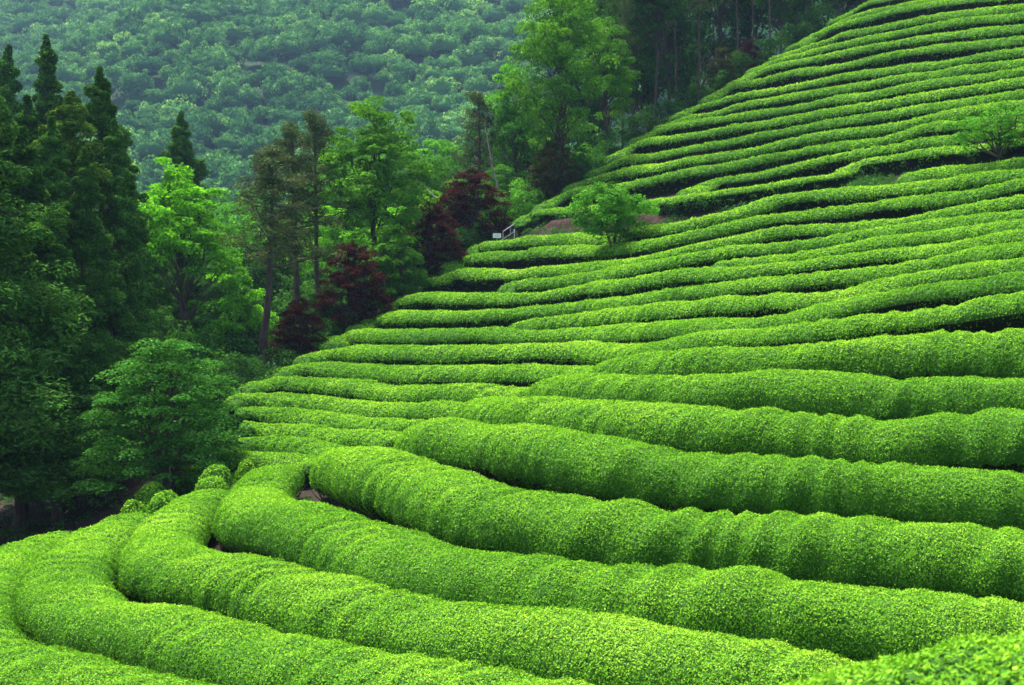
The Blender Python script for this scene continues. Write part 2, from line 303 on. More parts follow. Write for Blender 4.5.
def cross(c):
    d = np.gradient(c[:, :2], axis=0); d = nrm(d); return np.stack([d[:, 1], -d[:, 0]], 1)    # right hand normal
def terrain_fit():
    P, z = [], []
    for r in rows:
        st = 7 if r['kind'] == 'far' else 9
        g = r['c'][2:-2:st]; P.append(g[:, :2]); z.append(g[:, 2] - r['h'])
    m = np.array(MAN, float); P.append(m[:, :2]); z.append(m[:, 2])
    return TPS(np.vstack(P), np.concatenate(z), reg=.05, sc=20)
PROFF = np.array([(-.34,-.2),(-.38,.05),(-.44,.22),(-.56,.36),(-.80,.47),(-.97,.58),(-.97,.69),(-.85,.82),(-.62,.93),(-.30,.985),(0,1),(.30,.985),(.62,.93),(.85,.82),(.97,.69),(.97,.58),(.80,.47),(.56,.36),(.44,.22),(.38,.05),(.34,-.2)])
PROF = np.array([(-.48,-.2),(-.53,.02),(-.62,.13),(-.82,.26),(-.98,.42),(-.99,.57),(-.92,.73),(-.76,.87),(-.52,.955),(-.26,.99),(0,1),(.26,.99),(.52,.955),(.76,.87),(.92,.73),(.99,.57),(.98,.42),(.82,.26),(.62,.13),(.53,.02),(.48,-.2)])
def sections(r, T):
    c = r['c']; n = cross(c); n3 = np.c_[n, np.zeros(len(n))]; w = r['w']
    hi = T(c[:, :2] + n * .8); lo = T(c[:, :2] - n * .8); tl = smooth(((hi - lo) / 1.6)[:, None], 12)[:, 0]
    tl = np.clip(tl, -.65, .65)
    s = np.r_[0, np.cumsum(np.linalg.norm(np.diff(c, axis=0), axis=1))]; S = s[-1]
    dn = nrm(np.gradient(c[:, :2], axis=0)); w = w * (1 - (.07 * smooth(np.abs(dn[:, 1:2]) ** 2, 8)[:, 0] if r['kind'] == 'near' else 0 * s))[:, None]
    cap = np.clip(np.minimum(s, S - s) / .55, 0, 1); cw = np.sqrt(np.clip(1 - (1 - cap) ** 2, .02, 1)); ch = .55 + .45 * cw
    PR = PROFF if r['kind'] == 'far' else PROF
    u = PR[:, 0][None] * w * cw[:, None]; v = PR[:, 1][None] * r['h'] * ch[:, None]
    vv = np.clip(PR[:, 1], 0, 1)[None]
    z = (c[:, 2] - r['h'])[:, None] + v + tl[:, None] * u * (1 - (.85 if r['kind'] == 'far' else .72) * vv)
    xy = c[:, None, :2] + n[:, None] * u[..., None]
    return np.concatenate([xy, z[..., None]], -1), s, tl
T = terrain_fit()
for it in range(2):                                       # the traced line is the upper outline of each hedge: lower the crest by what stands above it
    for r in rows:
        V, s, tl = sections(r, T)
        py = (V[..., 2] / np.maximum(V[..., 1], 1)).max(1); c = r['c']
        if 'tz' not in r: r['tz'] = c[:, 2] / c[:, 1]
        d = nrm(np.gradient(c[:, :2], axis=0)); k = np.abs(d[:, 0]) ** 1.0 * (1 if r['kind'] != 'fg' else .5)
        dz = (py - r['tz']) * c[:, 1] * k
        c[:, 2] -= smooth(dz[:, None], 10)[:, 0]
    T = terrain_fit()

def mountain(x, y):
    p = np.stack([x, y, np.zeros_like(x)], -1)
    b = .52 * np.log1p(np.exp((y - 185 + .12 * x) / 25)) * 25 - 9
    return b + 14 * vn(p, .012, 5) * np.clip((y - 150) / 100, 0, 1) + 5 * vn(p, .03, 6) * np.clip((y - 150) / 60, 0, 1)
def ground(x, y):
    x = np.asarray(x, float); y = np.asarray(y, float)
    t = T(np.stack([np.clip(x, -62, 62), np.clip(y, -27, 127)], -1)) + .03 * vn(np.stack([x, y, x * 0], -1), 1.3, 3)
    e = np.maximum(np.maximum(np.abs(x) - 45, y - 105), -15 - y); k = np.clip(e / 25, 0, 1); k = k * k * (3 - 2 * k)
    return t * (1 - k) + mountain(x, y) * k

def grid_mesh(xs, ys, name, mats):
    X, Y = np.meshgrid(xs, ys); Z = ground(X.ravel(), Y.ravel()); mb = MB()
    nx, ny = len(xs), len(ys); i = np.arange(ny - 1)[:, None] * nx; j = np.arange(nx - 1)[None]
    mb.add(np.stack([X.ravel(), Y.ravel(), Z], 1), np.stack([i + j, i + j + 1, i + nx + j + 1, i + nx + j], -1).reshape(-1, 4))
    return mb.build(name, mats)
def grow(a, b, n, f): return a + (b - a) * (np.linspace(0, 1, n) ** f)
xs = np.r_[-grow(40, 900, 40, 2)[::-1][:-1], np.arange(-40, 40, .5), grow(40, 900, 40, 2)]
ys = np.r_[-grow(10, 300, 15, 2)[::-1][:-1], np.arange(-10, 95, .5), grow(95, 900, 90, 1.6)]
g = grid_mesh(xs, ys, 'ground', [M['soil']]); tag(g, 'reddish brown soil ground under the tea hedges and the forest', kind='structure')

# ------------------------------------------------------------------ hedges
def disp(V, s, seed, near):
    """clipped foliage is uneven: plants, trimming ridges, small tufts"""
    ss = s[:, None] * np.ones(V.shape[1])[None]; uu = np.linspace(-1, 1, V.shape[1])[None] * np.ones(len(s))[:, None]
    q = np.stack([ss, uu, np.full_like(ss, seed * 7.3)], -1)
    a = (.075 if near else .05) * vn(V, .75, seed) + .02 * vn(V, 1.7, seed + 4) + (.026 if near else .016) * vn(V, 2.9, seed + 1)
    ph = vn(q * np.array([1.0, .8, 1]), .8, seed + 2) * 1.6
    a += (.038 if near else .030) * np.clip(.6 + .8 * vn(q * np.array([1, .5, 1]), .5, seed + 5), .15, 1.4) * np.sin(2 * np.pi * (ss / (.62 if near else .5) + .75 * uu + ph))
    return a
TOTAL = 0
for ri, r in enumerate(rows):
    kind = r['kind']; V, s, tl = sections(r, T); near = kind != 'far'
    # refine the section to a denser grid
    k = V.shape[1]; t0 = np.arange(k); t1 = np.linspace(0, k - 1, 34 if near else 27)
    V = np.stack([np.stack([np.interp(t1, t0, V[i, :, a]) for a in range(3)], -1) for i in range(len(V))])
    dU = np.gradient(V, axis=1); dS = np.gradient(V, axis=0); Nn = nrm(np.cross(dU, dS))
    cen = V.mean(1, keepdims=True); sg = np.sign((Nn * (V - cen)).sum(-1).mean()); Nn *= sg
    a = disp(V, s, ri + 3, near); fade = np.clip(np.minimum(t1, t1[-1] - t1) / 3, 0, 1)[None]
    V = V + Nn * (a * fade)[..., None]
    dU = np.gradient(V, axis=1); dS = np.gradient(V, axis=0); Nn = nrm(np.cross(dU, dS)) * sg
    ns, nu = V.shape[:2]; mb = MB()
    i = np.arange(ns - 1)[:, None] * nu; j = np.arange(nu - 1)[None]
    f = np.stack([i + j, i + j + 1, i + nu + j + 1, i + nu + j], -1).reshape(-1, 4)
    mb.add(V - Nn * .015, f, .3, 1, True)
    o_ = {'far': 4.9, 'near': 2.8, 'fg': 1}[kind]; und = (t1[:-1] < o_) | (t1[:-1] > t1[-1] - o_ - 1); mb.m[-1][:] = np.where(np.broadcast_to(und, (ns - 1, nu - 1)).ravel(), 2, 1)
    # the leaves
    A = np.linalg.norm(np.cross(V[1:, :-1] - V[:-1, :-1], V[:-1, 1:] - V[:-1, :-1]), axis=-1)
    D = np.maximum(V[:-1, :-1, 1], 5)
    L0 = np.clip(.0020 * D, .033, .115)                     # nearer hedges carry smaller, more numerous leaf faces
    if kind == 'fg': L0 = L0 * 0 + .042
    um = (t1[:-1] + .5) / (k - 1) * 2 - 1
    face = -(Nn[:-1, :-1] * nrm(V[:-1, :-1])).sum(-1)      # side seen from the valley gets the full density
    dens = 1.55 / (L0 ** 2 * .45) * np.where(face < -.25, .35, 1.0)
    o_ = {'far': 4.7, 'near': 2.8, 'fg': 0}[kind] + (1.5 if near else 1.1) * vn(np.stack([s, s * 0 + ri, s * 0], -1), 2.2, 31)[:-1, None] + .8 * vn(np.stack([s, s * 0 + ri, s * 0], -1), .5, 32)[:-1, None]
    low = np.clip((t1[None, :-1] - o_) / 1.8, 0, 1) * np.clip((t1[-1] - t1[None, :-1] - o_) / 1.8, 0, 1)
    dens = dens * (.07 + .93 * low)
    if kind == 'fg': dens = dens * 1.1
    px = CX + F * V[:-1, :-1, 0] / D
    dens = np.where((px > 1120) | (px < -110), dens * .35, dens)
    cnt = R.poisson(A * dens); tot = int(cnt.sum()); TOTAL += tot
    idx = np.repeat(np.arange(cnt.size), cnt.ravel()); ii, jj = np.divmod(idx, nu - 1)
    fu, fv = R.random(tot)[:, None], R.random(tot)[:, None]
    pos = (V[ii, jj] * (1 - fu) + V[ii + 1, jj] * fu) * (1 - fv) + (V[ii, jj + 1] * (1 - fu) + V[ii + 1, jj + 1] * fu) * fv
    nn = Nn[ii, jj]; L = L0.ravel()[idx]
    # small tufts stand out of the cut face
    tuft = vn(pos, 9 if near else 5, 77) * .5 + .5
    pos = pos + nn * (R.normal(0, .010, tot)[:, None] + (tuft * .55 * L)[:, None])
    shoot = R.random(tot) < .38
    rn = R.normal(size=(tot, 3))
    nl = nrm(nn + rn * np.where(shoot, .85, .38)[:, None])
    axd = nrm(nn * .7 + np.array([0, 0, .9]) + R.normal(size=(tot, 3)) * .7)
    L = L * R.uniform(.7, 1.3, tot)
    q = leafquads(pos, nl, L, L * .48, axis=axd)
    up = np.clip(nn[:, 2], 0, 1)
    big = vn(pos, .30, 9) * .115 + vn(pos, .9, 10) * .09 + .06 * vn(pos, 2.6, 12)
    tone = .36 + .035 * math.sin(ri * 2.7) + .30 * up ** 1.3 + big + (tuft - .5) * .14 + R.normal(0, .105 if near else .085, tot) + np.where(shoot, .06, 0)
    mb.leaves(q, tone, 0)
    o = mb.build('tea_hedge', [M['tea'], M['tea_body'], M['tea_under']])
    tag(o, r['lab'], 'tea hedge', 'clipped tea hedges terraced along the hillside')
    if kind == 'near':                                     # woody stems showing under the clipped face
        sb = MB(); n = cross(r['c'])
        for q_ in range(0, len(r['c']) - 3, 2):
            for sd in (-1, 1):
                if R.random() < .25: continue
                c = r['c'][q_] + np.r_[R.uniform(-.07, .07, 2), 0]
                gz = c[2] - r['h'] + tl[q_] * sd * .62 * r['w']
                b = np.r_[c[:2] + sd * n[q_] * r['w'] * R.uniform(.5, .72), gz - .05]
                e = np.r_[c[:2] + sd * n[q_] * r['w'] * R.uniform(.78, .97), gz + R.uniform(.25, .42)]
                m_ = (b + e) / 2 + R.normal(0, .03, 3)
                tube(sb, [b, m_, e], [.013, .010, .006], 5)
        sb.build('stem', [M['twig']], o)['kind'] = 'stuff'
print('hedge leaves', TOTAL)

# ------------------------------------------------------------------ trees
def clump_leaves(cs, rs, n_each, Ls, asp, seed, flat=0, droop=0.0, up=.45, shell=.55):
    """leaves in ellipsoid clumps; cs (k,3) centres, rs (k,3) radii"""
    k = len(cs); idx = np.repeat(np.arange(k), n_each)
    d = nrm(R.normal(size=(len(idx), 3))); d[:, 2] = np.where((d[:, 2] < 0) & (R.random(len(idx)) < .5), -d[:, 2], d[:, 2])
    rad = R.random(len(idx)) ** (1 / 3) * (1 - shell) + shell * R.uniform(.8, 1.05, len(idx))
    rad *= 1 + .25 * vn(cs[idx] * 3 + d * 1.7, 1.0, seed)
    p = cs[idx] + d * rs[idx] * rad[:, None]
    if droop: p[:, 2] -= droop * (((d[:, :2] * rad[:, None]) ** 2).sum(1)) * rs[idx][:, 0]
    nn = nrm(d * (1 - flat) + np.array([0, 0, up + flat]) + R.normal(size=d.shape) * .55)
    L = Ls * R.uniform(.7, 1.35, len(idx))
    q = leafquads(p, nn, L, L * asp)
    tone = .42 + R.normal(0, .13, len(idx)) + .13 * R.normal(size=k)[idx]
    return q, tone

def limb(a, b, n=5, sag=.0, wig=.06):
    t = np.linspace(0, 1, n)[:, None]; a = np.asarray(a, float); b = np.asarray(b, float); L = np.linalg.norm(b - a)
    p = a + (b - a) * t; w = R.normal(0, wig * L, (n, 3)) * (np.sin(np.pi * t)); p = p + w; p[:, 2] += sag * L * np.sin(np.pi * t[:, 0])
    return p

def trunk_path(H, lean=(0, 0), bend=.02, n=9):
    t = np.linspace(0, 1, n); p = np.zeros((n, 3)); p[:, 2] = t * H
    p[:, 0] = lean[0] * t * H + np.cumsum(R.normal(0, bend * H / n * 1.6, n)); p[:, 1] = lean[1] * t * H + np.cumsum(R.normal(0, bend * H / n * 1.6, n))
    p[0, :2] = 0; p[0, 2] = -.3
    return p

def mk_broad(H, W, z0, L=.14, n=90, per=110, lean=(0, 0), tr=.16, lowdark=0, cr=.105):
    """H height, W crown width, z0 crown base"""
    n = int(n * 1.5); cs = []; c0 = (H + z0) / 2; hh = (H - z0) / 2
    while len(cs) < n:
        d = nrm(R.normal(size=3)[None])[0]; rr = R.random() ** .45
        p = np.array([d[0] * W / 2 * rr, d[1] * W / 2 * rr, c0 + d[2] * hh * rr])
        if vn(p[None] * 1.0, 2.2 / W, 21 + int(H * 10))[0] < -.18 and R.random() < .93: continue
        p[0] += lean[0] * p[2]; p[1] += lean[1] * p[2]
        cs.append(p)
    cs = np.array(cs); base = W * cr
    rs = np.stack([base * R.uniform(.6, 1.2, n)] * 3, 1) * np.array([1, 1, .5])
    cb = MB(); q, t = clump_leaves(cs, rs, int(per * 1.25), L, .62, 3, shell=.75, up=.6); cb.leaves(q, t)
    tb = MB(); tp = trunk_path(H * .86, lean, .03)
    tube(tb, tp, np.linspace(tr, tr * .18, len(tp)), 9, wob=.08)
    for i in R.choice(n, min(n, 34), replace=False):
        c = cs[i]; zb = max(z0 * .75, c[2] - R.uniform(.25, .5) * H * .5 - .3 * np.hypot(c[0], c[1])); zb = min(zb, H * .8)
        a = np.array([np.interp(zb, tp[:, 2], tp[:, 0]), np.interp(zb, tp[:, 2], tp[:, 1]), zb])
        tube(tb, limb(a, c, 6, .08), np.linspace(tr * .38 * (1 - zb / H) + .02, .012, 6), 5)
    return tb, cb

def mk_maple(H, W, L=.10, layers=9, tr=.09, per=150, stems=3, dome=1.0, loose=0.0):
    cs, rs = [], []
    for l in range(layers):
        f = l / (layers - 1); z = H * (.30 + .68 * f); rad = W / 2 * math.sqrt(max(.05, 1 - (max(0, f - .12) / .92) ** (2.2 * dome)))
        m = int(6 + 15 * rad / (W / 2))
        for k in range(m):
            a = k * 2.4 + l * 1.1 + R.uniform(-.4, .4); rr = rad * math.sqrt((k + R.uniform(.2, 1)) / m); pr = W * R.uniform(.085, .14)
            cs.append((rr * math.cos(a), rr * math.sin(a), z + R.normal(0, H * (.025 + .06 * loose)) - .10 * H * (rr / (W / 2)) ** 2)); rs.append((pr * (1 - .3 * loose), pr * (1 - .3 * loose), pr * (.16 + .4 * loose)))
    cs, rs = np.array(cs), np.array(rs)
    cb = MB(); q, t = clump_leaves(cs, rs, per, L, .6, 5, flat=.65, droop=.35, shell=.1); cb.leaves(q, t)
    tb = MB()
    for s_ in range(stems):
        a = s_ * 2.1 + .4; top = np.array([math.cos(a) * W * .16, math.sin(a) * W * .16, H * .78])
        sp = limb((math.cos(a) * .08, math.sin(a) * .08, -.2), top, 8, 0, .03); tube(tb, sp, np.linspace(tr, tr * .2, 8), 7, wob=.06)
        for i in R.choice(len(cs), 16, replace=False):
            c = cs[i]; zb = min(max(.15 * H, c[2] - .35 * H), H * .7); b = np.array([np.interp(zb, sp[:, 2], sp[:, 0]), np.interp(zb, sp[:, 2], sp[:, 1]), zb])
            tube(tb, limb(b, c, 5, .1), np.linspace(tr * .35, .008, 5), 5)
    return tb, cb

def mk_pine(H, W, z0, tr=.17, lean=(0, 0), nb=30, L=.155, per=85):
    tb, cb = MB(), MB(); tp = trunk_path(H, lean, .035, 10); tube(tb, tp, np.linspace(tr, tr * .2, 10), 9, wob=.08)
    cs, rs = [], []
    for b in range(nb):
        f = (b + R.random()) / nb; z = z0 + (H - z0) * f; z = min(z, H * .985)
        a = b * 2.4 + R.normal(0, .4); ln = W / 2 * (1.05 - .75 * f ** 1.6) * R.uniform(.55, 1.1)
        s0 = np.array([np.interp(z, tp[:, 2], tp[:, 0]), np.interp(z, tp[:, 2], tp[:, 1]), z])
        e = s0 + np.array([math.cos(a) * ln, math.sin(a) * ln, ln * R.uniform(-.05, .30)])
        lp = limb(s0, e, 6, .05, .06); tube(tb, lp, np.linspace(tr * .28 * (1 - .6 * f) + .012, .012, 6), 5)
        for k in range(R.integers(3, 6)):
            t = R.uniform(.25, 1.05); c = s0 + (e - s0) * t + R.normal(0, .30 * ln / 1.5, 3) * np.array([1, 1, .8]) + np.array([0, 0, .08])
            cs.append(c); pr = R.uniform(.22, .50) * W / 4; rs.append((pr, pr, pr * .8))
    cs.append(tp[-1]); rs.append((.3, .3, .4))
    cs, rs = np.array(cs), np.array(rs); q, t = clump_leaves(cs, rs, per, L, .22, 8, shell=.2, up=.3); cb.leaves(q, t)
    for k in range(8):                                         # dead snags on the bare trunk
        z = R.uniform(.3, 1) * z0; a = R.uniform(0, 6.28); s0 = np.array([np.interp(z, tp[:, 2], tp[:, 0]), np.interp(z, tp[:, 2], tp[:, 1]), z])
        tube(tb, limb(s0, s0 + np.array([math.cos(a), math.sin(a), .1]) * R.uniform(.2, .7), 4), np.linspace(.025, .006, 4), 5)
    return tb, cb

def mk_cedar(H, W, z0, tr=.2, n=420, per=95, L=.17, pw=.75, per2=None):
    tb, cb = MB(), MB(); tp = trunk_path(H * .97, (0, 0), .006); tube(tb, tp, np.linspace(tr, .02, len(tp)), 9, wob=.06)
    cs, rs = [], []
    for i in range(n // 2):
        f = R.random() ** 1.15; z = z0 + (H - z0) * f * .98; rad = W / 2 * (1 - f) ** pw * (1 - .35 * max(0, .18 - f) / .18) + .10
        a = R.uniform(0, 6.283); rad *= (1 + .16 * math.sin(3 * a + z * .9) + .12 * math.sin(5 * a - z * 1.7)) * R.uniform(.72, 1.12)
        pr = (.22 + .36 * (1 - f)) * W / 5 * R.uniform(.65, 1.3) + .03
        for k in range(3):
            t_ = (.50, .78, 1.0)[k]; cs.append((rad * t_ * math.cos(a + .1 * k), rad * t_ * math.sin(a + .1 * k), z - .42 * rad * t_ + (.10 * rad if k == 2 else 0)))
            p_ = pr * (1.0, .85, .58)[k]; rs.append((p_, p_, p_ * (.9, .95, 1.15)[k]))
    for k in range(14):
        z = H * (.80 + .018 * k * .8); a = k * 2.4; w_ = .10 + (1 - z / H) * W * .30; cs.append((w_ * .5 * math.cos(a), w_ * .5 * math.sin(a), z)); rs.append((w_ * .8, w_ * .8, w_ * .8 + .15))
    cs.append((0, 0, H * .97)); rs.append((.12, .12, .5))
    cs, rs = np.array(cs), np.array(rs); q, t = clump_leaves(cs, rs, per, L * .75, .36, 12, shell=.82, up=.5); cb.leaves(q, t)
    for i in range(0, len(cs), 7):
        c = cs[i]; tube(tb, limb((0, 0, min(H * .93, c[2] + .35 * np.hypot(c[0], c[1]))), c, 4, .04), np.linspace(.035, .01, 4), 5)
    return tb, cb

def mk_shrub(H, W, L=.09, n=40, per=120, stems=6, cr=.16):
    cs = []
    while len(cs) < n:
        d = nrm(R.normal(size=3)[None])[0]; rr = R.random() ** .4; p = np.array([d[0] * W / 2 * rr, d[1] * W / 2 * rr, H * .5 + d[2] * H * .46 * rr]); cs.append(p)
    cs = np.array(cs); rs = np.stack([W * cr * R.uniform(.6, 1.2, n)] * 3, 1) * np.array([1, 1, .8])
    cb = MB(); q, t = clump_leaves(cs, rs, per, L, .5, 4); cb.leaves(q, t)
    tb = MB()
    for s_ in range(stems):
        tube(tb, limb((R.normal(0, .05), R.normal(0, .05), -.15), cs[R.integers(n)], 6, .05, .05), np.linspace(.03, .008, 6), 5)
    return tb, cb

PROTO = {}
def proto(key, maker, leaf, bark='bark'):
    global R
    R = np.random.default_rng(100 + 7 * len(PROTO))
    tb, cb = maker(); PROTO[key] = (tb.mesh('trunk', [M[bark]]), cb.mesh('crown', [M[leaf]]))
def plant(key, name, cat, label, loc, scale=1.0, rz=0.0, group=None, sz=None, leaf=None):
    e = empty(name, loc); e.rotation_euler = (0, 0, rz); e.scale = (scale, scale, sz or scale)
    for nm, me in zip(('trunk', 'crown'), PROTO[key]):
        if leaf and nm == 'crown':
            k2 = (key, leaf)
            if k2 not in PROTO: m2 = me.copy(); m2.materials[0] = M[leaf]; PROTO[k2] = m2
            me = PROTO[k2]
        o = bpy.data.objects.new(nm, me); o.parent = e; COL.objects.link(o)
    return tag(e, label, cat, group)
def at(px, D, dz=0.0):
    x = (px - CX) / F * D; return (x, D, float(ground(np.array([x]), np.array([D]))[0]) + dz)
def hh(ytop, D, loc): return (CY - ytop) / F * D - loc[2]      # height that reaches photo row ytop

# prototypes, built at unit-like sizes and scaled to reach the photographed height
proto('cedarA', lambda: mk_cedar(15, 4.8, 2.3, n=330, per=165), 'cedar')
proto('cedarB', lambda: mk_cedar(15, 4.0, 2.2, n=290, per=150), 'cedar')
proto('cedarC', lambda: mk_cedar(15, 6.0, 2.2, n=420, pw=.68, per=165), 'cedar')
proto('cedarO', lambda: mk_cedar(15, 5.6, 1.0, n=380, pw=.62, per=165), 'cedar_olive')
proto('bright', lambda: mk_broad(11, 4.5, 4.6, n=85, per=95, tr=.09), 'bright')
proto('light', lambda: mk_broad(10, 4.9, 2.6, n=110, per=100, tr=.14), 'mid')
proto('broadA', lambda: mk_broad(10, 6.0, 2.4, n=120, per=100), 'mid')
proto('broadB', lambda: mk_broad(10, 5.0, 3.2, n=100, per=100), 'mid')
proto('darkA', lambda: mk_broad(11, 6.0, 4.2, n=110, per=100, tr=.15), 'dark')
proto('darkB', lambda: mk_broad(12, 5.0, 6.0, n=90, per=100, tr=.14), 'dark')
proto('pineA', lambda: mk_pine(10, 4.0, 5.2), 'pine', 'bark_pine')
proto('pineB', lambda: mk_pine(10, 3.4, 4.4, nb=34, lean=(-.05, 0)), 'pine', 'bark_pine')
proto('pineT', lambda: mk_pine(14, 4.6, 8.0, tr=.17, nb=26), 'pine', 'bark_pine')
proto('mapleG', lambda: mk_maple(4.4, 4.3, L=.08, layers=10, per=200), 'maple')
proto('mapleR', lambda: mk_maple(3.6, 3.0, L=.075, layers=8, per=190, loose=.55), 'red')
proto('mapleS', lambda: mk_maple(3.6, 3.0, layers=8, per=130, loose=.6), 'fresh')
proto('shrubA', lambda: mk_shrub(2, 2.4), 'dark')
proto('shrubB', lambda: mk_shrub(2, 2.0), 'mid')
proto('airy', lambda: mk_broad(2.4, 3.4, .7, L=.075, n=48, per=85, tr=.035, cr=.09), 'mid')
proto('bankshrub', lambda: mk_shrub(2.1, 3.0, n=130, per=120, cr=.085), 'mid')

def put(key, H0, px, D, ytop, name, cat, label, group=None, wid=1.0, dz=0.0, rz=None, leaf=None):
    loc = at(px, D, dz); h = hh(ytop, D, loc); s = h / H0
    return plant(key, name, cat, label, loc, s * wid, R.uniform(0, 6.28) if rz is None else rz, group, s, leaf)

G = 'tall dark conifers at the left edge'
for key, px, D, yt, w, lab in [
  ('cedarC', -38, 34, 20, 1.05, 'huge dark conifer cut by the left edge of the photo'),
  ('cedarA', 22, 36.5, 128, 1.1, 'nearest dark conifer of the left grove, lowest pointed top'),
  ('cedarO', 70, 41, 92, 1.05, 'olive green broad-topped conifer in the middle of the left grove'),
  ('cedarA', 100, 44, 68, .95, 'dark conifer with the tall pointed tip right of the olive one'),
  ('cedarB', 128, 46, 172, 1.05, 'dark conifer at the right edge of the left grove, rather low'),
  ('cedarB', 46, 56, 36, .85, 'slim far conifer with the highest tip behind the left grove'),
  ('cedarB', 8, 54, 46, .85, 'slim far conifer behind the left grove beside the left edge'),
  ('cedarA', 181, 66, 112, .95, 'lone dark pointed conifer rising behind the bright green tree'),
  ('cedarC', -10, 40, 90, 1.0, 'wide dark conifer filling the far left behind the nearest one'),
  ('cedarB', 28, 43, 96, 1.0, 'pointed dark conifer between the nearest one and the olive one'),
  ('cedarA', 84, 37.5, 148, .8, 'narrow dark conifer in front of the olive one, right side'),
  ('cedarB', 52, 39, 118, .95, 'pointed dark conifer directly in front of the olive one'),
  ('cedarB', 115, 42, 120, .9, 'slim conifer just right of the tall pointed tip'),
  ('cedarB', 58, 36, 235, 1.35, 'low bushy dark conifer in front of the left grove'),
  ('cedarA', 112, 40, 262, 1.2, 'low dark conifer just behind the layered green maple'),
  ('cedarA', 148, 52, 195, .95, 'half hidden dark conifer left of the bright green tree')]:
    put(key, 15, px, D, yt, 'conifer_tree', 'conifer', lab, G, w * 1.22)

put('bright', 11, 176, 50, 158, 'broadleaf_tree', 'tree', 'bright fresh green tree between the conifers and the pines', wid=1.05, rz=.6)
put('pineA', 10, 262, 49, 152, 'pine_tree', 'pine', 'left pine of the three, straight bare trunk and brownish crown', 'brownish pines at mid-left', 1.15, rz=.3)
put('pineB', 10, 302, 53, 128, 'pine_tree', 'pine', 'middle pine of the three, crooked leaning trunk', 'brownish pines at mid-left', 1.0, rz=.1)
put('pineA', 10, 321, 56, 118, 'pine_tree', 'pine', 'right pine of the three, tallest and slimmest', 'brownish pines at mid-left', .8, rz=2.6)
put('light', 10, 376, 56, 98, 'broadleaf_tree', 'tree', 'rounded light green tree right of the three pines', wid=1.0, rz=1.0, leaf='fresh')
put('mapleG', 4.4, 166, 33, 343, 'maple_tree', 'maple', 'dome-shaped green maple with layered branches at the edge of the hedges', wid=1.0, rz=.5)
put('mapleR', 3.6, 299, 47, 303, 'red_maple', 'maple', 'smallest and lowest dark red maple, at the foot of the pines', 'dark red maples beside the tea field', 1.0)
put('mapleR', 3.6, 354, 50.5, 249, 'red_maple', 'maple', 'broad dark red maple left of the green maple', 'dark red maples beside the tea field', 1.0, rz=1.9)
put('mapleR', 3.6, 432, 57, 208, 'red_maple', 'maple', 'near-black red maple just left of the white sign', 'dark red maples beside the tea field', 1.0, rz=4)
put('mapleR', 3.6, 470, 62, 176, 'red_maple', 'maple', 'highest and widest red maple, behind the white sign', 'dark red maples beside the tea field', 1.25, rz=5)
put('mapleS', 3.6, 392, 53, 231, 'maple_tree', 'maple', 'fresh green maple between the two broad red maples', wid=1.0)
put('mapleS', 3.6, 241, 50.5, 283, 'young_tree', 'tree', 'small yellow-green sapling left of the straight pine trunk', wid=.75, leaf='bright')
put('broadA', 10, 560, 66, -14, 'broadleaf_tree', 'tree', 'big fresh green tree reaching the top edge above the tea field', wid=.78, rz=.4, leaf='fresh')
put('broadB', 10, 606, 70, 14, 'broadleaf_tree', 'tree', 'green tree right of the big fresh green one, partly hidden', wid=.8, leaf='fresh')
put('broadB', 10, 515, 74, 62, 'broadleaf_tree', 'tree', 'green tree left of and below the big fresh green one', wid=.75, leaf='mid')
put('pineA', 10, 480, 74, 96, 'pine_tree', 'pine', 'grey-brown pine above the highest red maple', wid=.9)
put('mapleS', 3.6, 553, 65, 146, 'maple_tree', 'maple', 'rusty green maple under the big fresh green tree', wid=1.0, leaf='rust')
put('mapleS', 3.6, 580, 66.5, 150, 'maple_tree', 'maple', 'dark green maple beside the rusty green one at the field edge', wid=.9, leaf='maple')

